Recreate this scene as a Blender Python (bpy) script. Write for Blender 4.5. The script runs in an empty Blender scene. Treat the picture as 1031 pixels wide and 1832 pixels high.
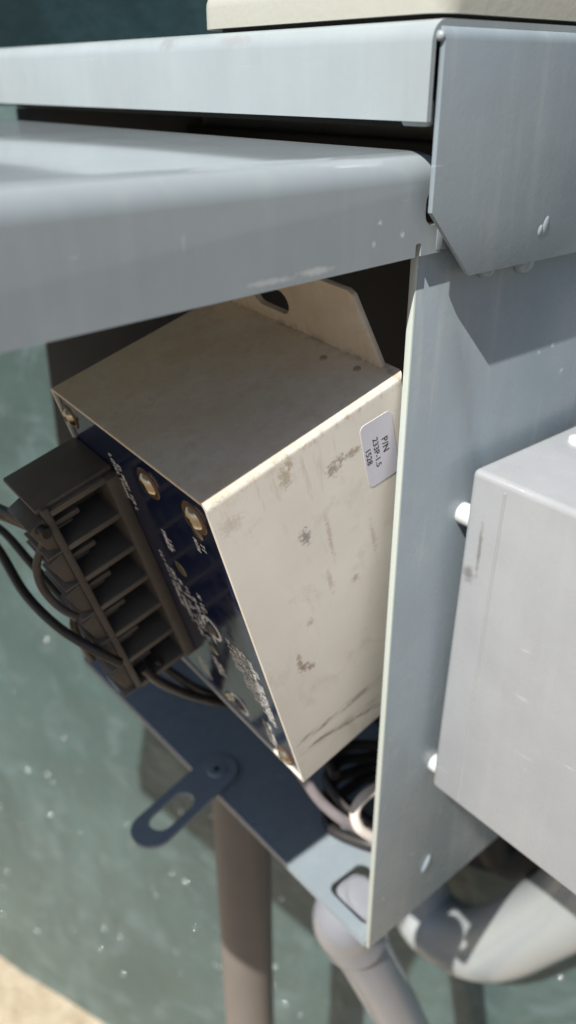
import bpy, bmesh, math, random
from mathutils import Matrix, Vector
random.seed(7)
R = math.radians
S = bpy.context.scene
COL = S.collection

# ---------------------------------------------------------------- camera
CAM_ROT = Matrix(((0.76325717, 0.30560303, -0.56924974),
                  (-0.64609025, 0.3577141, -0.67424625),
                  (-0.00242304, 0.88241, 0.47047499)))
cd = bpy.data.cameras.new('camera')
cam = bpy.data.objects.new('camera', cd)
COL.objects.link(cam)
cam.matrix_world = CAM_ROT.to_4x4()
cd.sensor_fit = 'VERTICAL'
cd.sensor_height = 36.0
cd.sensor_width = 36.0
cd.lens = 28.55
cd.clip_start = 0.01
cd.clip_end = 400
cd.dof.use_dof = True
cd.dof.focus_distance = 0.315
cd.dof.aperture_fstop = 6.8
S.camera = cam

# ---------------------------------------------------------------- sky, sun, exposure
SUN = Vector((-0.71, -0.195, 1.0)).normalized()       # towards the sun
w = bpy.data.worlds.new('World')
S.world = w
w.use_nodes = True
nt = w.node_tree
bg = nt.nodes['Background']
sky = nt.nodes.new('ShaderNodeTexSky')
sky.sky_type = 'NISHITA'
sky.sun_disc = False
sky.sun_elevation = math.asin(SUN.z)
sky.sun_rotation = math.atan2(SUN.x, SUN.y)
nt.links.new(sky.outputs[0], bg.inputs[0])
bg.inputs[1].default_value = 0.06
sl = bpy.data.lights.new('sun', 'SUN')
sl.energy = 4.6
sl.angle = R(0.5)
sl.color = (1.0, 0.955, 0.88)
so = bpy.data.objects.new('sun', sl)
so.rotation_euler = SUN.to_track_quat('Z', 'Y').to_euler()
COL.objects.link(so)
S.view_settings.view_transform = 'Standard'
S.view_settings.look = 'None'
S.view_settings.gamma = 1
S.view_settings.use_curve_mapping = False
S.view_settings.exposure = 0.55

# ---------------------------------------------------------------- materials
class NT:
    def __init__(s, name):
        s.m = bpy.data.materials.new(name)
        s.m.use_nodes = True
        s.t = s.m.node_tree
        s.b = s.t.nodes['Principled BSDF']
        s.co = s.t.nodes.new('ShaderNodeTexCoord').outputs['Object']
    def n(s, typ, **kw):
        x = s.t.nodes.new('ShaderNode' + typ)
        for k, v in kw.items():
            if k[0] == '_':
                setattr(x, k[1:], v)
            else:
                x.inputs[k].default_value = v
        return x
    def l(s, a, b):
        s.t.links.new(a, b)
    def noise(s, scale, detail=4, rough=.55, stretch=None, dist=0):
        x = s.n('TexNoise', Scale=scale, Detail=detail, Roughness=rough, Distortion=dist)
        c = s.co
        if stretch:
            mp = s.n('Mapping', Scale=stretch)
            s.l(c, mp.inputs['Vector']); c = mp.outputs[0]
        s.l(c, x.inputs['Vector'])
        return x.outputs['Fac']
    def ramp(s, fac, a, b, lo=0., hi=1.):
        x = s.n('MapRange', **{'From Min': a, 'From Max': b, 'To Min': lo, 'To Max': hi})
        s.l(fac, x.inputs['Value'])
        return x.outputs[0]
    def math(s, op, a, b=None):
        x = s.n('Math', _operation=op)
        for i, v in enumerate((a, b)):
            if v is None: continue
            if isinstance(v, (int, float)): x.inputs[i].default_value = v
            else: s.l(v, x.inputs[i])
        return x.outputs[0]
    def mix(s, fac, a, b):
        x = s.n('Mix', _data_type='RGBA')
        for i, v in ((0, fac), (6, a), (7, b)):
            if isinstance(v, (int, float)): x.inputs[i].default_value = v
            elif isinstance(v, tuple): x.inputs[i].default_value = v + (1,)
            else: s.l(v, x.inputs[i])
        return x.outputs[2]
    def blob(s, centre, scale, soft=.5, wob=.6, wscale=300):
        """soft-edged stain: 1 at its centre, fading out, with a ragged outline"""
        mp = s.n('Mapping', _vector_type='POINT')
        mp.inputs['Scale'].default_value = tuple(1 / k for k in scale)
        mp.inputs['Location'].default_value = tuple(-c / k for c, k in zip(centre, scale))
        s.l(s.co, mp.inputs['Vector'])
        ln = s.n('VectorMath', _operation='LENGTH')
        s.l(mp.outputs[0], ln.inputs[0])
        nz = s.noise(wscale, 5, .65)
        d = s.math('ADD', ln.outputs['Value'], s.math('MULTIPLY', s.math('SUBTRACT', nz, .5), wob * 4))
        return s.ramp(d, 1 + soft, 1 - soft)
    def bump(s, h, strength, dist):
        x = s.n('Bump', Strength=strength, Distance=dist)
        s.l(h, x.inputs['Height'])
        s.l(x.outputs[0], s.b.inputs['Normal'])
    def set(s, **kw):
        for k, v in kw.items():
            k = k.replace('_', ' ')
            if isinstance(v, tuple): v = v + (1,)
            s.b.inputs[k].default_value = v

def paint(name, base, rough=.3, peel=.25, chips=True, dirt=.35, spec=.5, spots=(), edge_x=None, runs=0.):
    m = NT(name)
    dark = tuple(c * .96 for c in base); lite = tuple(min(1, c * 1.04) for c in base)
    col = m.mix(m.ramp(m.noise(28, 5), .35, .65), dark, lite)
    dust = m.ramp(m.noise(60, 8, .7), .56, .8, 0, dirt * .7)
    col = m.mix(dust, col, (.42, .40, .36))
    if chips:
        v = m.n('TexVoronoi', Scale=90.); m.l(m.co, v.inputs['Vector'])
        sel = m.n('Separate' + 'Color'); m.l(v.outputs['Color'], sel.inputs[0])
        on = m.math('MULTIPLY', m.ramp(m.math('ADD', v.outputs['Distance'], m.math('MULTIPLY', m.math('SUBTRACT', m.noise(900, 3), .5), .35)), .10, .05), m.ramp(sel.outputs[0], .90, .92))
        tone = m.mix(m.ramp(sel.outputs[1], .55, .6), (.62, .64, .64), (.16, .10, .07))
        col = m.mix(m.math('MULTIPLY', on, .75), col, tone)
        # hair scratches: a long thin noise kept only at its crests, only in a few places
        sc = m.noise(500, 2, .4, stretch=(.10, .10, 1.0), dist=.6)
        keep = m.math('MULTIPLY', m.ramp(sc, .70, .74), m.ramp(m.noise(18, 2), .56, .63))
        col = m.mix(m.math('MULTIPLY', keep, .35), col, (.6, .62, .62))
    if runs:        # faint rain runs and chalking, drawn out down the sheet
        rn = m.ramp(m.noise(120, 5, .6, stretch=(1, 1, .07)), .52, .72, 0, runs)
        col = m.mix(rn, col, (.50, .52, .50))
        rn = m.ramp(m.noise(75, 6, .65, stretch=(1, 1, .12), dist=.4), .56, .76, 0, runs * .8)
        col = m.mix(rn, col, (.17, .16, .14))
    if edge_x is not None:      # paler, greenish tone along the cut front edge
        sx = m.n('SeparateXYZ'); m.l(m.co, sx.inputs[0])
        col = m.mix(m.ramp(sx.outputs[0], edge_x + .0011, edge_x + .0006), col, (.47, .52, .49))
    for c, sz, tone, amt in spots:
        col = m.mix(m.math('MULTIPLY', m.blob(c, sz), amt), col, tone)
    m.l(col, m.b.inputs['Base Color'])
    rr = m.ramp(m.noise(45, 6, .65), .3, .7, rough * .9, rough * 1.15)
    m.l(rr, m.b.inputs['Roughness'])
    m.b.inputs['Specular IOR Level'].default_value = spec
    h = m.math('ADD', m.math('MULTIPLY', m.noise(420, 2), .5), m.math('MULTIPLY', m.noise(24, 2), 3.))
    m.bump(h, peel, .0004)
    return m.m

def plain(name, base, rough=.5, metal=0., var=.15, scale=60, bump=.0, spec=.5):
    m = NT(name)
    col = m.mix(m.noise(scale, 6, .6), tuple(c * (1 - var) for c in base), tuple(c * (1 + var) for c in base))
    m.l(col, m.b.inputs['Base Color'])
    m.set(Roughness=rough, Metallic=metal)
    m.b.inputs['Specular IOR Level'].default_value = spec
    if bump: m.bump(m.noise(scale * 8, 4), bump, .0005)
    return m.m

GREY = (.29, .34, .375)
mt_grey = paint('grey_enamel', (.25, .30, .338), .26, runs=.16)
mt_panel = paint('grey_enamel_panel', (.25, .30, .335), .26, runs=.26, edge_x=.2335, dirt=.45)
mt_door = paint('grey_enamel_door', (.30, .345, .372), .085, spec=.32, peel=.02, chips=True, dirt=.3, runs=.08, spots=(
    ((.1815, .2005, -.0553), (.0060, .003, .0010), (.52, .55, .56), .8),
    ((.1620, .2005, -.0560), (.0080, .003, .0008), (.50, .53, .54), .7),
    ((.1310, .2005, -.0405), (.0006, .003, .0022), (.44, .47, .49), .5),
    ((.2080, .2005, -.0500), (.0008, .003, .0010), (.55, .58, .58), .8)))
mt_lid = paint('grey_enamel_lid', (.335, .38, .40), .3, runs=.11, spots=(
    ((.228, .350, .014), (.004, .006, .0022), (.25, .24, .24), .5),
    ((.228, .300, .0135), (.004, .009, .0016), (.27, .26, .25), .45)))
mt_jbox = paint('pale_grey_enamel', (.325, .34, .36), .26, dirt=.3, runs=.07, spots=(
    ((.2705, .1905, -.2035), (.004, .0028, .0036), (.13, .125, .12), .7),
    ((.2705, .186, -.188), (.004, .0009, .012), (.15, .14, .13), .7)))
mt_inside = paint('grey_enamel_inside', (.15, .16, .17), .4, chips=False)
mt_black = plain('flat_black', (.012, .012, .013), .6)
mt_gasket = plain('gasket_rubber', (.02, .02, .02), .7)
mt_pvc = plain('grey_pvc', (.26, .275, .315), .2, var=.08, scale=30, bump=.05)
mt_conduit = plain('brown_grey_conduit', (.175, .155, .138), .5, var=.14, scale=20, bump=.1)
mt_screw = plain('zinc_screw', (.60, .53, .42), .25, metal=1., var=.25, scale=500)
mt_stud = plain('painted_stud', (.62, .64, .64), .35)
mt_block = plain('terminal_plastic', (.105, .090, .078), .40, var=.3, scale=120, bump=.1)
mt_blockcell = plain('terminal_plastic_edge', (.15, .128, .108), .40, var=.3, scale=120)
mt_cable = plain('cable_rubber', (.03, .027, .026), .38, var=.2)
mt_cable2 = plain('cable_rubber_brown', (.085, .07, .06), .42, var=.2)
mt_cable3 = plain('cable_mauve_grey', (.20, .18, .19), .35, var=.15)
mt_white = plain('wire_white', (.66, .60, .55), .35, var=.1)
mt_cream = plain('cream_plastic', (.43, .43, .375), .5, var=.05, scale=40, bump=.35)
mt_rust = plain('rusty_washer', (.16, .10, .06), .45, metal=.6, var=.5, scale=400)
mt_led = plain('lamp_lens', (.15, .14, .085), .15, var=.3, scale=300)
mt_ink = plain('ink_black', (.02, .02, .022), .5)
mt_print = plain('print_white', (.82, .81, .80), .45, var=.15, scale=900)

def beige():
    m = NT('beige_powder_coat')
    base = m.mix(m.ramp(m.noise(22, 5), .3, .7), (.74, .69, .60), (.83, .79, .71))
    # grime: fine brown freckles and a few ragged smears where hands and tools touched it
    fr = m.math('MULTIPLY', m.ramp(m.noise(700, 5, .7), .62, .70), m.ramp(m.noise(38, 3), .52, .66))
    col = m.mix(m.math('MULTIPLY', fr, .55), base, (.28, .19, .11))
    film = m.ramp(m.noise(45, 7, .68, dist=.8), .54, .75, 0, .42)
    col = m.mix(film, col, (.46, .36, .25))
    H = DEV_C
    smears = [((.0365, 0, H - .0440), (.0022, .004, .0032), (.07, .07, .08), .9),
              ((.0565, 0, H - .0215), (.0030, .004, .0026), (.22, .14, .06), .9),
              ((.0605, 0, H - .0185), (.0024, .004, .0012), (.22, .14, .06), .8),
              ((.0670, 0, H - .0200), (.0040, .004, .0016), (.25, .16, .08), .9),
              ((.0345, 0, H - .0105), (.0022, .004, .0040), (.34, .24, .13), .8),
              ((.0375, 0, H - .0060), (.0014, .004, .0022), (.30, .20, .10), .8),
              ((.0175, 0, H - .1090), (.0012, .004, .0050), (.24, .16, .09), .9),
              ((.0190, 0, H - .1140), (.0024, .004, .0022), (.22, .14, .08), .9),
              ((.0220, 0, H - .1165), (.0020, .004, .0018), (.22, .14, .08), .9),
              ((.0070, 0, H - .0150), (.0045, .004, .0030), (.50, .43, .35), .6),
              ((.0480, 0, H - .0520), (.0010, .004, .0100), (.42, .28, .15), .6),
              ((.0430, 0, H - .0760), (.0012, .004, .0060), (.46, .34, .22), .6),
              ((.0700, 0, H - .0700), (.0010, .004, .0080), (.46, .34, .22), .6),
              ((.0560, 0, H - .0850), (.0016, .004, .0016), (.30, .20, .12), .8),
              ((.0280, 0, H - .0900), (.0012, .004, .0014), (.25, .18, .12), .8)]
    for c, sz, tone, amt in smears:
        col = m.mix(m.math('MULTIPLY', m.blob(c, sz, .5, 1.25, 520), amt * .7), col, tone)
    # two long scuffs low on the side
    sx = m.n('SeparateXYZ'); m.l(m.co, sx.inputs[0])
    for z0, sl_, hw, k, x0, x1 in ((.0335, -.04, .0030, .85, .001, .075), (.0285, -.29, .0022, .8, .004, .055), (.0260, -.16, .0040, .4, .0, .08)):
        ln = m.math('ADD', z0, m.math('MULTIPLY', sx.outputs[0], sl_))
        d = m.math('ABSOLUTE', m.math('SUBTRACT', sx.outputs[2], ln))
        line = m.ramp(d, hw, hw * .2)
        line = m.math('MULTIPLY', line, m.ramp(m.noise(230, 6, .72, stretch=(.35, 1, 2.2)), .44, .60))
        line = m.math('MULTIPLY', line, m.math('MULTIPLY', m.ramp(sx.outputs[0], x0, x0 + .008), m.ramp(sx.outputs[1], .006, .004)))
        col = m.mix(m.math('MULTIPLY', line, k), col, (.11, .09, .07))
    # rusty run marks creeping down from the top edge, and grime along the bottom
    rn = m.math('MULTIPLY', m.ramp(m.noise(190, 5, .65, stretch=(1, 1, .16)), .58, .72), m.ramp(sx.outputs[2], .05, H))
    col = m.mix(m.math('MULTIPLY', rn, .38), col, (.40, .28, .16))
    eg = m.math('MULTIPLY', m.ramp(m.noise(260, 6, .7), .50, .64), m.ramp(m.math('ABSOLUTE', m.math('SUBTRACT', sx.outputs[2], H - .0025)), .004, .0))
    col = m.mix(m.math('MULTIPLY', eg, .55), col, (.28, .20, .12))
    # patchy tan tone over the level top
    top_tan = m.math('MULTIPLY', m.ramp(sx.outputs[2], H - .0022, H - .0004), m.ramp(m.noise(55, 6, .65), .25, .7, .25, .75))
    col = m.mix(top_tan, col, (.62, .47, .32))
    # dirt in the corner where the flange meets the top
    sx = m.n('SeparateXYZ'); m.l(m.co, sx.inputs[0])
    seam = m.math('MULTIPLY', m.ramp(m.math('ABSOLUTE', m.math('SUBTRACT', sx.outputs[0], DEV_A - .0035)), .005, .0),
                  m.math('MULTIPLY', m.ramp(m.noise(180, 7, .75), .46, .70), m.math('MULTIPLY', m.ramp(sx.outputs[2], H - .004, H - .001), m.ramp(sx.outputs[2], H + .004, H + .0005))))
    col = m.mix(m.math('MULTIPLY', seam, .7), col, (.14, .10, .065))
    m.l(col, m.b.inputs['Base Color'])
    m.set(Roughness=.48)
    m.bump(m.math('ADD', m.noise(900, 3, .6), m.math('MULTIPLY', m.noise(300, 2), .5)), .13, .0005)
    return m.m

def navy():
    m = NT('navy_gloss_plate')
    col = m.mix(m.ramp(m.noise(70, 6, .7), .58, .78), (.010, .018, .055), (.075, .06, .05))
    m.l(col, m.b.inputs['Base Color'])
    m.l(m.ramp(m.noise(120, 5), .3, .7, .07, .22), m.b.inputs['Roughness'])
    return m.m

def tank_paint(name, base, rough, spec=.5):
    m = NT(name)
    col = m.mix(m.ramp(m.noise(5, 6, .6, dist=.6), .35, .65), tuple(c * .85 for c in base), tuple(c * 1.15 for c in base))
    st = m.ramp(m.noise(9, 6, .65, stretch=(1, 1, .18)), .55, .75, 0, .4)
    col = m.mix(st, col, tuple(c * 2 for c in base))
    bl = m.ramp(m.noise(16, 5, .6, dist=.8), .50, .68, 0, .55)
    col = m.mix(bl, col, tuple(c * k for c, k in zip(base, (2.0, 1.75, 1.85))))
    dk = m.ramp(m.noise(11, 4, .6, stretch=(1, 1, 1.6), dist=1.), .58, .72, 0, .5)
    col = m.mix(dk, col, tuple(c * k for c, k in zip(base, (.95, .8, .65))))
    m.l(col, m.b.inputs['Base Color'])
    m.set(Roughness=rough)
    m.b.inputs['Specular IOR Level'].default_value = spec
    m.bump(m.math('ADD', m.noise(14, 4), m.math('MULTIPLY', m.noise(120, 3), .12)), .3, .02)
    return m.m

GZ = -1.455
def sand():
    m = NT('pale_sand')
    col = m.mix(m.ramp(m.noise(30, 8, .7), .3, .7), (.46, .37, .25), (.72, .62, .47))
    # pale fill sand along the tank foot, unseen soil beyond toned to set bounce
    col = m.mix(m.blob((.35, .75, GZ), (.75, .75, .5), .35, .2, 3), (.23, .175, .115), col)
    col = m.mix(m.ramp(m.noise(260, 4, .7), .60, .72), col, (.22, .16, .10))
    m.l(col, m.b.inputs['Base Color'])
    m.set(Roughness=.95)
    m.bump(m.noise(45, 8, .7), .8, .02)
    return m.m

# ---------------------------------------------------------------- mesh helpers
def link(name, me, mat, parent=None, smooth=30):
    if smooth is not None:
        for p in me.polygons: p.use_smooth = True
        me.set_sharp_from_angle(angle=R(smooth))
    me.materials.append(mat)
    o = bpy.data.objects.new(name, me)
    COL.objects.link(o)
    if parent is not None:
        o.parent = parent
        if parent.get('_loc'):
            o.matrix_parent_inverse = Matrix.Translation(-Vector(parent['_loc']))
    return o

def fin(bm, name, mat, parent=None, smooth=30):
    bmesh.ops.recalc_face_normals(bm, faces=bm.faces)
    me = bpy.data.meshes.new(name)
    bm.to_mesh(me); bm.free()
    return link(name, me, mat, parent, smooth)

def thing(name, label, cat, loc=(0, 0, 0), group=None):
    o = bpy.data.objects.new(name, None)
    COL.objects.link(o)
    o.location = loc
    o['label'] = label; o['category'] = cat
    if group: o['group'] = group
    o.empty_display_size = .02
    if Vector(loc).length > 0: o['_loc'] = loc
    return o

def box(bm, lo, hi, bev=0., seg=2, which=None):
    vs = bmesh.ops.create_cube(bm, size=1)['verts']
    for v in vs:
        v.co = Vector([lo[i] if v.co[i] < 0 else hi[i] for i in range(3)])
    if bev:
        es = list({e for v in vs for e in v.link_edges})
        if which: es = [e for e in es if which(e)]
        bmesh.ops.bevel(bm, geom=es, offset=bev, segments=seg, profile=.5, affect='EDGES', clamp_overlap=True)

def mbox(name, lo, hi, mat, parent=None, bev=0., seg=2, which=None):
    bm = bmesh.new()
    box(bm, lo, hi, bev, seg, which)
    return fin(bm, name, mat, parent)

def fillet(pts, rad, seg=6):
    out = [Vector(pts[0])]
    for i in range(1, len(pts) - 1):
        p = Vector(pts[i]); a = (Vector(pts[i - 1]) - p).normalized(); b = (Vector(pts[i + 1]) - p).normalized()
        ang = a.angle(b); t = rad / math.tan(ang / 2)
        c = p + (a + b).normalized() * (rad / math.sin(ang / 2))
        s, e = p + a * t - c, p + b * t - c
        tot = s.angle_signed(e)
        for k in range(seg + 1):
            q = -tot * k / seg
            out.append(c + Vector((s.x * math.cos(q) - s.y * math.sin(q), s.x * math.sin(q) + s.y * math.cos(q))))
    out.append(Vector(pts[-1]))
    return out

def sheet(pts, rad, th, side, place, d0, d1):
    """bent sheet metal: 2D profile, thickness towards `side`, extruded d0..d1; place(a, b, d) -> 3D"""
    pl = fillet([Vector((a, b)) for a, b in pts], rad)
    nrm = []
    for i in range(len(pl)):
        t = (pl[min(i + 1, len(pl) - 1)] - pl[max(i - 1, 0)]).normalized()
        nrm.append(Vector((-t.y, t.x)) * side)
    bm = bmesh.new()
    rings = []
    for d in (d0, d1):
        o = [bm.verts.new(place(p.x, p.y, d)) for p in pl]
        q = [bm.verts.new(place(p.x + n.x * th, p.y + n.y * th, d)) for p, n in zip(pl, nrm)]
        rings.append((o, q))
    (o0, q0), (o1, q1) = rings
    for i in range(len(pl) - 1):
        bm.faces.new((o0[i], o0[i + 1], o1[i + 1], o1[i]))
        bm.faces.new((q0[i], q1[i], q1[i + 1], q0[i + 1]))
        bm.faces.new((o0[i], q0[i], q0[i + 1], o0[i + 1]))
        bm.faces.new((o1[i], o1[i + 1], q1[i + 1], q1[i]))
    for i in (0, -1):
        bm.faces.new((o0[i], o1[i], q1[i], q0[i]))
    return bm

def cut(bm, co, no):
    r = bmesh.ops.bisect_plane(bm, geom=bm.verts[:] + bm.edges[:] + bm.faces[:], plane_co=co, plane_no=no, clear_outer=True)
    ed = [e for e in r['geom_cut'] if isinstance(e, bmesh.types.BMEdge)]
    bmesh.ops.holes_fill(bm, edges=ed, sides=0)

def edge_bevel(bm, off, seg=2, ang=40):
    es = [e for e in bm.edges if len(e.link_faces) == 2 and e.calc_face_angle(0) > R(ang)]
    bmesh.ops.bevel(bm, geom=es, offset=off, segments=seg, profile=.5, affect='EDGES', clamp_overlap=True)

def prism(outline, place, d0, d1, bev=0):
    bm = bmesh.new()
    a = [bm.verts.new(place(x, y, d0)) for x, y in outline]
    b = [bm.verts.new(place(x, y, d1)) for x, y in outline]
    bm.faces.new(a); bm.faces.new(list(reversed(b)))
    for i in range(len(a)):
        j = (i + 1) % len(a)
        bm.faces.new((a[i], b[i], b[j], a[j]))
    bmesh.ops.recalc_face_normals(bm, faces=bm.faces)
    if bev: edge_bevel(bm, bev)
    return bm

def ringplate(outer, inner, place, d0, d1):
    """plate with one hole; both outlines have the same vertex count"""
    bm = bmesh.new()
    L = [[bm.verts.new(place(x, y, d)) for x, y in o] for o in (outer, inner) for d in (d0, d1)]
    o0, o1, i0, i1 = L
    n = len(o0)
    for k in range(n):
        j = (k + 1) % n
        for q in ((o0[k], o0[j], i0[j], i0[k]), (o1[k], i1[k], i1[j], o1[j]), (o0[k], o1[k], o1[j], o0[j]), (i0[k], i0[j], i1[j], i1[k])):
            bm.faces.new(q)
    return bm

def stadium(c, d, half, r, n=24):
    d = Vector(d).normalized(); p = Vector((-d.y, d.x)); out = []
    for k in range(n):
        a = 2 * math.pi * (k + .5) / n
        q = d * math.cos(a) * r + p * math.sin(a) * r + d * (half if math.cos(a) > 0 else -half)
        out.append((c[0] + q.x, c[1] + q.y))
    return out

def roundrect(x0, x1, y0, y1, r, n=6):
    out = []
    for cx, cy, a0 in ((x1 - r, y1 - r, 0), (x0 + r, y1 - r, 90), (x0 + r, y0 + r, 180), (x1 - r, y0 + r, 270)):
        for k in range(n + 1):
            a = R(a0 + 90 * k / n)
            out.append((cx + r * math.cos(a), cy + r * math.sin(a)))
    return out

def cyl(bm, p, q, r0, r1=None, n=20):
    r1 = r0 if r1 is None else r1
    p, q = Vector(p), Vector(q); ax = (q - p)
    m = ax.to_track_quat('Z', 'Y').to_matrix().to_4x4()
    ret = bmesh.ops.create_cone(bm, cap_ends=True, segments=n, radius1=r0, radius2=r1, depth=ax.length)
    bmesh.ops.transform(bm, matrix=Matrix.Translation((p + q) / 2) @ m, verts=ret['verts'])
    return ret['verts']

def spline(pts, step=8):
    P = [Vector(p) for p in pts]; out = []
    for i in range(len(P) - 1):
        a, b, c, d = P[max(i - 1, 0)], P[i], P[i + 1], P[min(i + 2, len(P) - 1)]
        for k in range(step):
            t = k / step
            out.append(.5 * ((2 * b) + (c - a) * t + (2 * a - 5 * b + 4 * c - d) * t * t + (3 * b - a - 3 * c + d) * t ** 3))
    return out + [P[-1]]

def tube(bm, pts, r, n=16, step=8):
    """round tube along a smooth line; r a number or a list over pts"""
    pl = spline(pts, step); N = len(pl)
    rr = [r] * N if isinstance(r, (int, float)) else [
        r[min(int(i / step), len(r) - 2)] + (r[min(int(i / step) + 1, len(r) - 1)] - r[min(int(i / step), len(r) - 2)]) * (i / step - min(int(i / step), len(r) - 2)) for i in range(N)]
    t0 = (pl[1] - pl[0]).normalized()
    u = t0.orthogonal().normalized(); rings = []
    for i, p in enumerate(pl):
        t = (pl[min(i + 1, N - 1)] - pl[max(i - 1, 0)]).normalized()
        u = (u - t * u.dot(t)).normalized(); v = t.cross(u)
        rings.append([bm.verts.new(p + (u * math.cos(2 * math.pi * k / n) + v * math.sin(2 * math.pi * k / n)) * rr[i]) for k in range(n)])
    for a, b in zip(rings, rings[1:]):
        for k in range(n):
            bm.faces.new((a[k], a[(k + 1) % n], b[(k + 1) % n], b[k]))
    bm.faces.new(list(reversed(rings[0]))); bm.faces.new(rings[-1])

def boolean(o, cutters):
    for c in cutters:
        md = o.modifiers.new('cut', 'BOOLEAN'); md.object = c; md.operation = 'DIFFERENCE'; md.solver = 'EXACT'
    dg = bpy.context.evaluated_depsgraph_get()
    me = bpy.data.meshes.new_from_object(o.evaluated_get(dg))
    o.modifiers.clear(); old = o.data; o.data = me
    for p in me.polygons: p.use_smooth = True
    me.set_sharp_from_angle(angle=R(30))
    for c in cutters:
        d = c.data; bpy.data.objects.remove(c); bpy.data.meshes.remove(d)
    bpy.data.meshes.remove(old)

def cutter(bm):
    bmesh.ops.recalc_face_normals(bm, faces=bm.faces)
    me = bpy.data.meshes.new('cutter'); bm.to_mesh(me); bm.free()
    o = bpy.data.objects.new('cutter', me); COL.objects.link(o)
    return o

# ---------------------------------------------------------------- ground and tank
bm = bmesh.new()
# fine patch near the tank, coarse skirt to the horizon
xs = [-150, -40, -10, -3, -1.2] + [-.8 + .05 * i for i in range(45)] + [2, 5, 15, 50, 150]
ysv = [-150, -40, -10, -3, -1] + [-.6 + .05 * i for i in range(60)] + [3, 6, 15, 50, 150]
from mathutils import noise as mn
grid = []
for x in xs:
    row = []
    for y in ysv:
        h = .018 * mn.fractal(Vector((x * 5, y * 5, 0)), 1, 2, 5) if abs(x) < 3 and abs(y) < 3 else 0
        row.append(bm.verts.new((x, y, GZ + h)))
    grid.append(row)
for i in range(len(xs) - 1):
    for j in range(len(ysv) - 1):
        bm.faces.new((grid[i][j], grid[i + 1][j], grid[i + 1][j + 1], grid[i][j + 1]))
g = fin(bm, 'ground', sand(), None, 180)
g['kind'] = 'structure'

TR = 5.0
TN = Vector((.8713, .4907, 0)); TT = Vector((-.4907, .8713, 0))
FOOT = TN * .632
TC = FOOT + TN * TR
def tank_pt(s, z, out=0.):
    a = s / TR
    return TC + (-TN * math.cos(a) + TT * math.sin(a)) * (TR + out) + Vector((0, 0, z))
tank = thing('storage_tank', 'large green painted tank wall with a shade-darkened upper band behind the grey enclosure', 'tank', (FOOT.x, FOOT.y, GZ))
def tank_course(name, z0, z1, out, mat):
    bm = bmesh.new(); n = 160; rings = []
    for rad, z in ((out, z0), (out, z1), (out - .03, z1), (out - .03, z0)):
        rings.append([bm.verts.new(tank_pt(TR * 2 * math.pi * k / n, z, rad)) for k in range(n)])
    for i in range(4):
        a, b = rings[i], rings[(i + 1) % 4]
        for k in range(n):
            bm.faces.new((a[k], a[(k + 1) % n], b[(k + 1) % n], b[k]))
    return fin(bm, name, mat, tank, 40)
mt_tank = tank_paint('tank_green', (.067, .109, .108), .34)
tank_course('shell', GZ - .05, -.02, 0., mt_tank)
tank_course('upper_band', -.03, 1.6, -.012, tank_paint('tank_shade_green', (.007, .020, .023), .5, .2))  # upper wall coloured dark in place of shade and reflection
# bright metallic beads added on the wall to make its sun glints
bm = bmesh.new()
for i in range(190):
    s = random.uniform(-.25, 1.0); z = random.uniform(-1.3, -.35)
    if random.random() < .45: z = random.uniform(-1.3, -.8)
    r = random.choice((.0012, .0018, .0025, .0035))
    p = tank_pt(s, z)
    ret = bmesh.ops.create_icosphere(bm, subdivisions=2, radius=r)
    bmesh.ops.translate(bm, verts=ret['verts'], vec=p + TN * r * .35)
o = fin(bm, 'glint_bead', plain('glint_metal', (.62, .68, .66), .16, metal=.9), tank, 180)
o['kind'] = 'stuff'

# ---------------------------------------------------------------- grey enclosure
XF, YP, ZS = .2335, .203, -.4553
XB = .388
enc = thing('utility_enclosure', 'grey painted metal utility enclosure with its front door swung up and open', 'enclosure', (.30, .38, ZS))

YL, XL, ZT = .1944, .228, .0155
# side panel (towards the junction box), with the cut-out edge facing the front
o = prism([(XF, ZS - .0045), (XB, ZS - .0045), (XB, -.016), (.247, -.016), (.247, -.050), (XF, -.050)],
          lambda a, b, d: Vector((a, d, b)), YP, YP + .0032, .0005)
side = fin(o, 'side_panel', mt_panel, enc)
bm = bmesh.new()
ret = bmesh.ops.create_uvsphere(bm, u_segments=14, v_segments=8, radius=1)
bmesh.ops.transform(bm, verts=ret['verts'], matrix=Matrix.Translation((.2806, YP, -.4225)) @ Matrix.Rotation(R(28), 4, 'Y') @ Matrix.Diagonal((.0022, .0016, .0065, 1)))
fin(bm, 'punched_dimple', mt_grey, side)
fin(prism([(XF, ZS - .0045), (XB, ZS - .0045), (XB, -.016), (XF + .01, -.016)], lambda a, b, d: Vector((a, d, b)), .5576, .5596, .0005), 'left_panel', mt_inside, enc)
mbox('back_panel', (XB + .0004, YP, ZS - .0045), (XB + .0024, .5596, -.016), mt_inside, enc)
mbox('shade_backing', (XB - .020, YP + .008, ZS + .004), (XB - .0004, .552, -.03), mt_black, enc, .002)  # black sheet added so the interior reads as deep shade
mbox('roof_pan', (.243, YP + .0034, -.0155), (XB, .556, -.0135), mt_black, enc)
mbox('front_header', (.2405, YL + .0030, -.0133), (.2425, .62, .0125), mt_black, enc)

# shelf with the square knock-out and the slot
shelf = mbox('bottom_shelf', (XF - .0008, YP + .0030, ZS - .002), (XB, .5572, ZS), mt_grey, enc)
c1 = cutter(prism(roundrect(.2405, .2725, .2115, .2475, .006), lambda a, b, d: Vector((a, b, d)), ZS - .02, ZS + .02))
c2 = cutter(prism(stadium((.2415, .512), (0.1, 1), .010, .0055), lambda a, b, d: Vector((a, b, d)), ZS - .02, ZS + .02))
boolean(shelf, [c1, c2])
mbox('shelf_lip', (XF - .0008, YP + .0030, ZS - .0050), (XF + .0010, .5572, ZS - .0023), mt_grey, enc)
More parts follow.
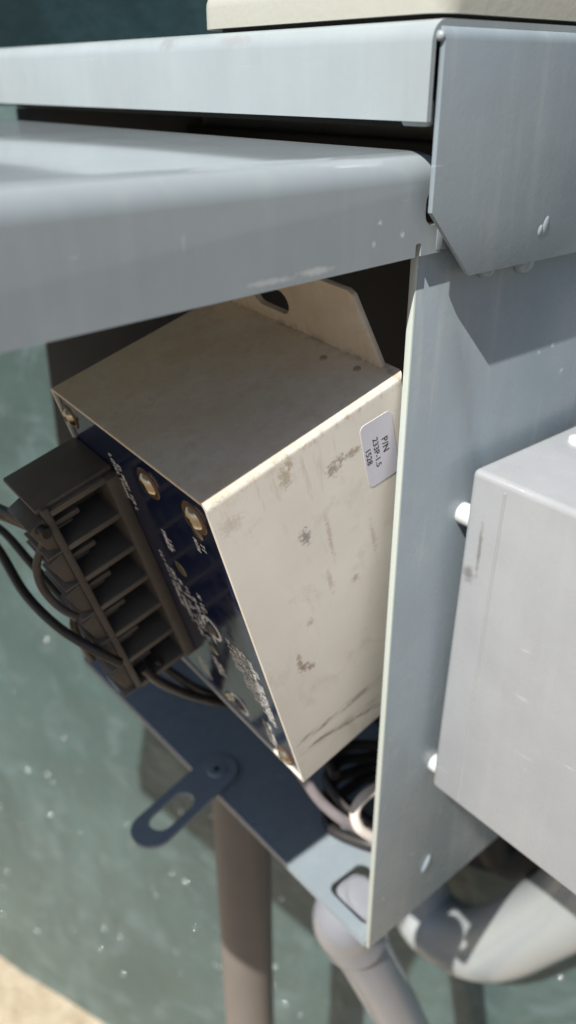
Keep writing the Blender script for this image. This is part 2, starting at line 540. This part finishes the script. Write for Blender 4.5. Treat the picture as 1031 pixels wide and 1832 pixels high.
# small folded clip beside the square hole
bm = bmesh.new()
box(bm, (.252, YP + .003, ZS + .0003), (.268, YP + .0135, ZS + .0018), .0004)
box(bm, (.252, YP + .0118, ZS + .0016), (.268, YP + .0135, ZS + .013), .0004)
fin(bm, 'cable_clip', mt_stud, enc)

# hasp tab on the shelf
hd = Vector((-.0689, -.0158)).normalized()
c = Vector((.2440, .3718)) + hd * .0330
bm = ringplate(stadium(c, hd, .0330, .0152, 32), stadium(Vector((.2440, .3718)) + hd * .0475, hd, .0105, .0084, 32),
               lambda a, b, d: Vector((a, b, d)), ZS + .0005, ZS + .0032)
hasp = fin(bm, 'hasp', mt_grey, enc)
bm = bmesh.new()
cyl(bm, (.2440, .3718, ZS + .0030), (.2440, .3718, ZS + .0046), .0075, .0066, 24)
pv = fin(bm, 'hasp_rivet', mt_grey, hasp)
bm = bmesh.new()
cyl(bm, (.2440, .3718, ZS + .0042), (.2440, .3718, ZS + .0049), .0022, .0022, 16)
fin(bm, 'hasp_rivet_hole', mt_black, hasp)

# lid: front flange bent from the top sheet, side flange with its chamfered corner
lid = sheet([(.40, ZT - .0006), (XL, ZT - .0006), (XL, -.0126)], .0045, .0020, -1, lambda a, b, d: Vector((a, d, b)), YL + .0021, .64)
edge_bevel(lid, .0005, 2, 60)
lid = fin(lid, 'lid', mt_lid, enc)
sf = sheet([(.30, ZT), (YL, ZT), (YL, -.0658)], .0045, .0022, 1, lambda a, b, d: Vector((d, a, b)), .2298, .405)
cut(sf, Vector((.2298, YL, -.0412)), Vector((-.0240, 0, -.0236)).normalized() )
bmesh.ops.recalc_face_normals(sf, faces=sf.faces)
edge_bevel(sf, .0005, 2, 60)
lids = fin(sf, 'side_flange', mt_grey, lid)
bm = bmesh.new()
ret = bmesh.ops.create_uvsphere(bm, u_segments=14, v_segments=10, radius=1)
bmesh.ops.transform(bm, verts=ret['verts'], matrix=Matrix.Translation((XL + .0012, YL + .0018, .0120)) @ Matrix.Diagonal((.0013, .0019, .0016, 1)))
fin(bm, 'weld_bead', mt_lid, lid)
bm = prism(roundrect(YL + .0034, YL + .0155, -.0142, -.0060, .0016), lambda a, b, d: Vector((d, a, b)), XL + .0004, XL + .0030, .0003)
fin(bm, 'hem_tab', mt_lid, lid)
for x, z, r in ((.2735, -.0655, .0050), (.2990, -.0665, .0058)):
    bm = bmesh.new()
    cyl(bm, (x, YP, z), (x, YP - .0038, z), r, r * .8, 20)
    edge_bevel(bm, .0008, 2, 30)
    fin(bm, 'bolt_head', mt_grey, enc)
bm = bmesh.new()
for dx, dz, a, b in ((0, 0, .0016, .0048), (-.0032, -.0015, .0013, .0028)):
    ret = bmesh.ops.create_uvsphere(bm, u_segments=14, v_segments=8, radius=1)
    bmesh.ops.transform(bm, verts=ret['verts'], matrix=Matrix.Translation((.2999 + dx, YL, -.0522 + dz)) @ Matrix.Rotation(R(20), 4, 'Y') @ Matrix.Diagonal((a * 1.1, .0007, b * .8, 1)))
fin(bm, 'paint_run', mt_grey, lid)

# the open door: a shallow pan seen from its side
bm = bmesh.new()
DX0, DX1, DY0, DY1, DZT, DZB = -.190, .2428, .2005, .566, -.0222, -.0565
def dtop(e):
    a, b = e.verts
    return a.co.z > DZT - 1e-4 and b.co.z > DZT - 1e-4
box(bm, (DX0, DY0, DZB), (DX1, DY1, DZT), .0095, 8, dtop)
bmesh.ops.delete(bm, geom=[f for f in bm.faces if f.calc_center_median().z < DZB + 1e-5], context='FACES')
for v in bm.verts:          # the side walls deepen towards the free end
    if v.co.z < DZB + 1e-4: v.co.z -= (DX1 - v.co.x) * .028
bmesh.ops.recalc_face_normals(bm, faces=bm.faces)
bmesh.ops.solidify(bm, geom=bm.faces[:], thickness=.0018)
door = fin(bm, 'door', mt_door, enc)
bm = bmesh.new(); box(bm, (.2335, .19, -.0465), (.30, .58, -.0345), .004, 4); ca = cutter(bm)
bm = bmesh.new(); box(bm, (.2295, .19, -.08), (.2325, .58, -.0522), .0008, 2); cb = cutter(bm)
bm = bmesh.new(); box(bm, (.2300, .207, -.08), (.30, .58, -.0340)); cc = cutter(bm)
boolean(door, [ca, cb, cc])
bm = prism([(.2405, -.0468), (.2466, -.0468), (.2466, -.0557), (.2405, -.0557)], lambda a, b, d: Vector((a, d, b)), .2003, .2024, .0004)
fin(bm, 'hinge_ear', mt_door, door)

# ---------------------------------------------------------------- junction box on the side panel
jb = thing('junction_box', 'pale grey metal junction box bolted to the outside of the side panel', 'junction box', (.33, .14, -.346))
JM = Matrix.Translation((.2705, .195, -.151)) @ Matrix.Rotation(R(1.0), 4, 'X') @ Matrix.Translation((-.2705, -.195, .151))
def jpart(bm, name, mat, par=jb):
    bmesh.ops.transform(bm, matrix=JM, verts=bm.verts)
    return fin(bm, name, mat, par)
bm = bmesh.new(); box(bm, (.2705, .092, -.3458), (.3955, .195, -.1510), .0032, 5)
jpart(bm, 'body', mt_jbox)
bm = bmesh.new(); box(bm, (.2700, .080, -.3465), (.3960, .0915, -.1503), .0020, 3)
cov = jpart(bm, 'cover', mt_jbox)
# a shallow pressed ridge where the back pan is folded inside the body
bm = bmesh.new()
tube(bm, [(.27085, .1765, -.1560), (.27085, .1765, -.25), (.27085, .1765, -.3420)], .0009, 10, 4)
jpart(bm, 'pressed_ridge', mt_jbox)
bm = bmesh.new(); cyl(bm, (.3335, .1805, -.1520), (.3335, .1805, -.1496), .0065, .0060, 28)
jpart(bm, 'plug', mt_stud)
for z in (-.1785, -.336):
    bm = bmesh.new()
    cyl(bm, (.2775, .1935, z), (.2775, YP + .0005, z), .0052, .0052, 24)
    edge_bevel(bm, .001, 2, 30)
    fin(bm, 'mounting_stud', mt_stud, jb)

# ---------------------------------------------------------------- cream cover on the lid
cv = thing('plastic_cover', 'cream plastic cover with rounded corners sitting on top of the grey lid', 'plastic cover', (.30, .26, ZT))
bm = prism(roundrect(.2318, .40, .1985, .3335, .010, 8), lambda a, b, d: Vector((a, b, d)), .0186, .0335)
bmesh.ops.bevel(bm, geom=[e for e in bm.edges if min(e.verts[0].co.z, e.verts[1].co.z) > .028], offset=.0075, segments=6, profile=.5, affect='EDGES', clamp_overlap=True)
fin(bm, 'shell', mt_cream, cv)
bm = prism(roundrect(.236, .396, .203, .327, .008, 8), lambda a, b, d: Vector((a, b, d)), ZT + .0001, .0192)
fin(bm, 'gasket', mt_gasket, cv)

# ---------------------------------------------------------------- beige power supply
DEV_A, DEV_B, DEV_C = .0997, .1283, .1943
RD = Matrix(((0.95246867, 0.03154187, -0.30299925), (-0.05172805, 0.9969271, -0.05882656), (0.30021267, 0.07170401, 0.95117343)))
DP = Vector((.14086, .21219, -.13243)) - RD.col[2] * DEV_C
dev = thing('power_supply', 'beige metal power supply with a navy front plate leaning out of the enclosure', 'power supply')
dev.matrix_world = Matrix.Translation(DP) @ RD.to_4x4()
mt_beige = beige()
H = DEV_C
# chassis: a box open at the front, its rim standing proud of the plate
bm = bmesh.new()
box(bm, (0, 0, 0), (DEV_A, DEV_B, H), .0036, 6, lambda e: abs(e.verts[0].co.y - e.verts[1].co.y) < 1e-6 and not (e.verts[0].co.x < 1e-5 and e.verts[1].co.x < 1e-5))
bmesh.ops.delete(bm, geom=[f for f in bm.faces if f.calc_center_median().x < 1e-4 and abs(f.normal.x) > .9], context='FACES')
bmesh.ops.recalc_face_normals(bm, faces=bm.faces)
bmesh.ops.solidify(bm, geom=bm.faces[:], thickness=.0019)
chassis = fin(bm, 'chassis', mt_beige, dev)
# mounting flange with its key slot
def P_yz(x):
    return lambda a, b, d: Vector((d, a, b))
out = [(.0085, H - .004), (.0215, H + .0290), (.0245, H + .0305), (.118, H + .0305), (.1205, H + .029), (.1268, H - .004)]
bm = prism(out, P_yz(0), DEV_A - .0034, DEV_A - .0005, .0006)
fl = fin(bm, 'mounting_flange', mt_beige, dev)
ck = cutter(prism([(a, b) for a, b in stadium((.080, H + .0115), (1, .0), .0075, .0058)], P_yz(0), .05, .15))
ck.matrix_world = dev.matrix_world.copy()
bpy.context.view_layer.update()
boolean(fl, [ck])
for y, x in ((.036, .0875), (.0177, .0900)):
    bm = bmesh.new(); cyl(bm, (x, y, H - .0002), (x, y, H + .0006), .0017, .0015, 16)
    fin(bm, 'rivet', plain('rivet_dull', (.33, .27, .20), .5), dev)
# front plate and its print
plate = mbox('front_plate', (.0012, .0020, .0020), (.0026, DEV_B - .0020, H - .0020), navy(), dev)
XPf = .0012
def marks(name, rows, mat, par):
    """rows of tiny lettering: (u, v0, v1, height) read downwards, each a chain of short strokes"""
    bm = bmesh.new()
    for u, v0, v1, h in rows:
        v = v0
        while v < v1:
            wd = h * random.uniform(.45, .75)
            if random.random() < .88:
                k = random.choice('ITLNEO')
                y0, y1 = u - h / 2, u + h / 2
                h0 = h; t = h * .27
                segs = {'I': [(0, 0, 0, 1)], 'T': [(.5, 0, .5, 1), (0, 1, 1, 1)], 'L': [(0, 0, 0, 1), (0, 0, 1, 0)], 'N': [(0, 0, 0, 1), (0, 1, 1, 0), (1, 0, 1, 1)],
                        'E': [(0, 0, 0, 1), (0, 0, 1, 0), (0, .5, .8, .5), (0, 1, 1, 1)], 'O': [(0, 0, 0, 1), (1, 0, 1, 1), (0, 0, 1, 0), (0, 1, 1, 1)]}[k]
                for a, b, c, d in segs:
                    p = Vector((v + a * wd, y1 - b * h)); q = Vector((v + c * wd, y1 - d * h))
                    tt = (q - p).normalized(); n = Vector((-tt.y, tt.x)) * t / 2
                    vs = [bm.verts.new((XPf - .00012, z.y, H - z.x)) for z in (p + n, q + n, q - n, p - n)]
                    bm.faces.new(vs)
            v += wd + h * .32
    return fin(bm, name, mat, par, None)
rows = [(u_, a_, b_, h_ * .98) for u_, a_, b_, h_ in [(.0862, .020, .047, .0030), (.0815, .024, .050, .0030),
        (.0585, .049, .062, .0034), (.0548, .051, .060, .0030),
        (.0245, .033, .040, .0030), (.0195, .033, .038, .0030),
        (.0740, .070, .112, .0032), (.0690, .082, .120, .0032), (.0640, .086, .128, .0032), (.0590, .088, .126, .0032), (.0545, .092, .118, .0030), (.0470, .084, .094, .0034),
        (.0330, .104, .128, .0030), (.0285, .104, .140, .0030), (.0240, .102, .146, .0030), (.0200, .104, .150, .0030), (.0162, .106, .156, .0028),
        (.0610, .142, .158, .0034), (.0565, .143, .156, .0030), (.0860, .165, .180, .0034), (.0815, .166, .184, .0030), (.0495, .095, .120, .0026), (.0130, .112, .158, .0026),
        (.0260, .165, .186, .0030), (.0215, .163, .187, .0030)]]
marks('print', rows, mt_print, plate)['kind'] = 'stuff'
def screw(u, v, r, mat, name='screw', h=.0016, slot=True):
    bm = bmesh.new()
    vs = cyl(bm, (XPf, u, H - v), (XPf - h, u, H - v), r, r * .6, 24)
    bmesh.ops.recalc_face_normals(bm, faces=bm.faces)
    edge_bevel(bm, r * .18, 3, 25)
    o = fin(bm, name, mat, dev)
    if slot:
        bm = bmesh.new()
        for a in (25, 115):
            d = Vector((0, math.cos(R(a)), math.sin(R(a)))) * r * .36; e = Vector((0, -d.z, d.y)) * .26
            c = Vector((XPf - h - .0001, u, H - v))
            bm.faces.new([bm.verts.new(c + p) for p in (d + e, -d + e, -d - e, d - e)])
        fin(bm, 'screw_slot', mt_black, o, None)
    return o
for u, v, r in ((.1205, .0145, .0050), (.0526, .0190, .0060), (.0170, .0170, .0060), (.0150, .1850, .0052)):
    bm = bmesh.new()
    cyl(bm, (XPf, u, H - v), (XPf - .0005, u, H - v), r * 1.32, r * 1.25, 24)
    fin(bm, 'washer', mt_rust, dev)
    screw(u, v, r, mt_screw, 'screw', .0026)
for u, v, r in ((.0195, .0265, .0042), (.0560, .0725, .0052), (.0575, .1335, .0046)):
    screw(u, v, r, mt_led, 'indicator_lamp', .0006, False)
# adjusters with a printed ring
for u, v in ((.0470, .1080), (.0515, .1765)):
    bm = bmesh.new()
    vs = stadium((0, 0), (0, 1), 0, .0078, 32), stadium((0, 0), (0, 1), 0, .0062, 32)
    bm = ringplate(vs[0], vs[1], lambda a, b, d: Vector((d, u + a, H - v + b)), XPf - .0003, XPf + .0002)
    rg = fin(bm, 'dial_ring', mt_print, dev)
    screw(u, v, .0042, mt_block, 'adjuster', .0022, True)
    screw(u + .012, v + .004, .0034, mt_screw, 'screw', .0014, True) if v > .15 else None

# terminal block: six open cells between a plate-side rail and an outer rail
TU0, TU1, TV0, TV1, TW = .089, .128, .033, .1600, .0375
tb = bpy.data.objects.new('terminal_block', None)
COL.objects.link(tb); tb.parent = dev
def tpart(name, w0, w1, u0, u1, v0, v1, mat, bev=.0005):
    return mbox(name, (XPf - w1, u0, H - v1), (XPf - w0, u1, H - v0), mat, tb, bev, 2)
tpart('base_rail', .0, .0065, TU0 - .002, TU1, TV0 - .001, TV1 + .001, mt_block)
tpart('back_wall', .006, TW - .001, TU1 - .016, TU1, TV0, TV1, mt_block)
tpart('outer_rail', TW - .0035, TW, TU0, TU1 - .006, TV0 - .004, TV1, mt_block)
pitch = (TV1 - TV0) / 6
for i in range(7):
    v = TV0 + i * pitch
    tpart('divider', .006, TW - .0030, TU0 + .0004, TU1 - .014, v - .0015, v + .0015, mt_blockcell)
tpart('end_cover', .0, TW + .002, TU0 + .003, TU1, TV0 - .0042, TV0 - .0012, mt_block, .001)
for i in range(6):
    v = TV0 + (i + .5) * pitch
    tpart('contact_tongue', TW - .017, TW - .0034, TU0 + .008, TU0 + .024, v - .0005, v + .0024, mt_blockcell)
    tpart('contact_rib', TW - .013, TW - .0034, TU0 + .010, TU0 + .024, v + .0042, v + .0058, mt_block)
    # wedge-shaped wire entry on the outer side
    a = TV0 + i * pitch
    bm = prism([(a + .0012, TW), (a + pitch - .001, TW), (a + pitch - .004, TW + .0050), (a + .0035, TW + .0085)],
               lambda p, q, d: Vector((XPf - q, d, H - p)), TU0 + .002, TU1 - .012, .0005)
    fin(bm, 'wire_entry', mt_block, tb)
    tpart('entry_web', TW - .0005, TW + .0075, TU0 + .0002, TU1 - .012, a + pitch - .0012, a + pitch - .0002, mt_blockcell, .0003)

# part-number sticker on the lit side
stk = thing('part_label', 'small white part number sticker on the beige power supply', 'label')
stk.matrix_world = dev.matrix_world @ Matrix.Translation((.0810, 0, H - .0277))
bm = prism(roundrect(-.0086, .0088, -.0160, .0160, .0028, 5), lambda a, b, d: Vector((a, d, b)), -.00016, .0002)
for v in bm.verts: v.co.z -= v.co.x * .06
fin(bm, 'backing', plain('sticker_paper', (.70, .69, .76), .45, var=.05, scale=200), stk)
def text(body, x, z, size, name):
    cu = bpy.data.curves.new(name, 'FONT'); cu.body = body; cu.size = size
    cu.align_x = 'LEFT'; cu.offset = .00004; cu.space_character = 1.05
    t = bpy.data.objects.new(name, cu); COL.objects.link(t)
    me = bpy.data.meshes.new_from_object(t.evaluated_get(bpy.context.evaluated_depsgraph_get()))
    bpy.data.objects.remove(t)
    # read downwards: text x -> -z, text y -> +x, facing -y
    for v in me.vertices:
        a, b = v.co.x, v.co.y
        v.co = Vector((x + b, -.00022, z - a))
    return link(name, me, mt_ink, stk, None)
text('P/N', .0016, .0050, .0047, 'lettering')
text('233P-1.5', -.0031, .0074, .0040, 'lettering')
text('1528', -.0076, .0046, .0040, 'lettering')

# ---------------------------------------------------------------- conduits
cn = thing('vertical_conduit', 'brown grey vertical conduit running from the shelf underside to the ground', 'conduit', (.279, .3915, GZ))
bm = bmesh.new()
tube(bm, [(.279, .3915, ZS - .0022), (.279, .3915, -.8), (.279, .3915, GZ - .02)], .0240, 32, 6)
fin(bm, 'pipe', mt_conduit, cn)

pv = thing('pvc_conduit', 'shiny grey plastic conduit slanting down from below the square hole', 'conduit', (.32, .24, GZ))
bm = bmesh.new()
tube(bm, [(.262, .252, -.508), (.283, .250, -.565), (.312, .250, -.644), (.343, .250, -.730), (.44, .25, -1.0), (.56, .25, GZ - .02)], .0205, 32, 8)
fin(bm, 'pipe', mt_pvc, pv)
bm = bmesh.new()
tube(bm, [(.2600, .2330, -.4640), (.2600, .2335, -.4660), (.2595, .2355, -.4720), (.2585, .2440, -.4900), (.2630, .2500, -.5100), (.2715, .2505, -.5330), (.2722, .2505, -.5345)], [.008, .0135, .0170, .0225, .0240, .0242, .0215], 32, 8)
fin(bm, 'hub', mt_pvc, pv)

sw = thing('sweep_conduit', 'wide grey U shaped conduit sweep hanging behind the enclosure near the tank', 'conduit', (.475, .30, -.82))
bm = bmesh.new()
tube(bm, [(.475, .372, -.40), (.475, .372, -.62), (.475, .362, -.735), (.475, .329, -.788), (.475, .268, -.760), (.475, .217, -.672), (.475, .178, -.570), (.475, .165, -.40), (.475, .165, -.10)], .0345, 36, 8)
fin(bm, 'pipe', plain('sweep_enamel', (.38, .41, .42), .2, var=.06, scale=20), sw)

# ---------------------------------------------------------------- cables
CAB = {
'A': [[0.1059, 0.4159, -0.1866], [0.11, 0.3774, -0.1814], [0.1139, 0.3441, -0.1777], [0.1161, 0.3173, -0.1745], [0.1183, 0.3024, -0.1743]] ,
'C': [[0.1105, 0.4337, -0.1946], [0.117, 0.4142, -0.2029], [0.1199, 0.3779, -0.2159], [0.1212, 0.3525, -0.2322], [0.1263, 0.3282, -0.2422], [0.1357, 0.3099, -0.2504], [0.146, 0.3051, -0.2606]] ,
'B': [[0.1193, 0.4366, -0.2019], [0.1241, 0.4041, -0.2099], [0.1268, 0.3815, -0.2116], [0.1288, 0.3547, -0.2195], [0.1334, 0.3302, -0.2316], [0.1356, 0.3146, -0.235]] ,
'D': [[0.1088, 0.3984, -0.1842], [0.1086, 0.3592, -0.1808], [0.1136, 0.3376, -0.1791], [0.1193, 0.3206, -0.1805], [0.1216, 0.3168, -0.1855], [0.1173, 0.3186, -0.1973], [0.1177, 0.3181, -0.2094], [0.1224, 0.3136, -0.2202], [0.1272, 0.3043, -0.2239]] ,
'F': [[0.142, 0.3296, -0.2715], [0.134, 0.3266, -0.2477], [0.1341, 0.3238, -0.2359], [0.1396, 0.3187, -0.233], [0.1437, 0.3132, -0.238]] ,
'E1': [[0.1613, 0.3114, -0.276], [0.1735, 0.3139, -0.2945], [0.193, 0.3176, -0.3161], [0.2168, 0.3185, -0.3367], [0.2482, 0.3261, -0.3629]] ,
'E2': [[0.1701, 0.3145, -0.2768], [0.1829, 0.3171, -0.2948], [0.2017, 0.319, -0.3185], [0.2286, 0.3231, -0.3428], [0.2526, 0.3256, -0.3603]] ,
'G': [[0.2332, 0.2694, -0.3615], [0.2361, 0.2634, -0.3715], [0.2397, 0.2537, -0.3833], [0.247, 0.2414, -0.3938], [0.2623, 0.2344, -0.4097]] ,
'H': [[0.2928, 0.2366, -0.3872], [0.2784, 0.2377, -0.3821], [0.2641, 0.2402, -0.3833], [0.255, 0.2398, -0.3897], [0.2527, 0.2342, -0.3974], [0.2604, 0.2279, -0.4074]] ,
}
def cable(key, r, mat, label, group=None):
    bm = bmesh.new(); tube(bm, CAB[key], r, 12, 8)
    o = fin(bm, 'cable', mat)
    o['label'] = label; o['category'] = 'cable'
    if group: o['group'] = group
cable('A', .0026, mt_cable, 'thick black cable entering the top wire slot of the terminal block')
cable('B', .0022, mt_cable, 'straight black cable running to the middle of the terminal block')
cable('C', .0025, mt_cable, 'long sagging black cable reaching the lower end of the terminal block')
cable('D', .0020, mt_cable2, 'brown grey cable bent in a tight loop beside the terminal block')
cable('F', .0020, mt_cable2, 'short brown grey cable hooked over at the lower wire slots')
cable('E1', .0028, mt_cable, 'black cable passing under the terminal block towards the enclosure')
cable('E2', .0026, mt_cable, 'thinner black cable passing behind the terminal block foot')
cable('G', .0034, mt_cable3, 'mauve grey cable hanging from below the beige power supply')
cable('H', .0034, mt_white, 'white wire loop beside the edge of the side panel')
bm = bmesh.new()
pts = []
for i in range(40):
    a = i * .55; rr_ = .034 + .004 * math.sin(i * 1.7)
    pts.append((.304 + rr_ * math.cos(a), .262 + rr_ * math.sin(a), ZS + .0045 + .0011 * i + .002 * math.sin(i)))
tube(bm, pts, .0040, 10, 4)
o = fin(bm, 'shade_coil', mt_cable)  # black coil added to deepen the shade under the device
o['label'] = 'coil of black cable added to darken the shelf under the beige power supply'; o['category'] = 'cable'
for pts, rr_, lb in (([(.515, .43, -.30), (.515, .40, -.55), (.512, .352, -.668), (.518, .29, -.672), (.522, .24, -.60), (.525, .215, -.50), (.525, .21, -.2)], .027, 'thick black tube added as deep shade inside the grey conduit sweep'),
                     ([(.470, .285, -.34), (.470, .280, -.52), (.474, .262, -.62), (.492, .225, -.585), (.500, .205, -.50), (.500, .205, -.2)], .020, 'thinner black tube added as shade behind the lower corner of the side panel')):
    bm = bmesh.new(); tube(bm, pts, rr_, 20, 8)
    o = fin(bm, 'shade_filler', mt_black); o['label'] = lb; o['category'] = 'shade_filler'  # black tubes added to fill the space behind the sweep with shade
for o in bpy.data.objects:
    if '_loc' in o: del o['_loc']
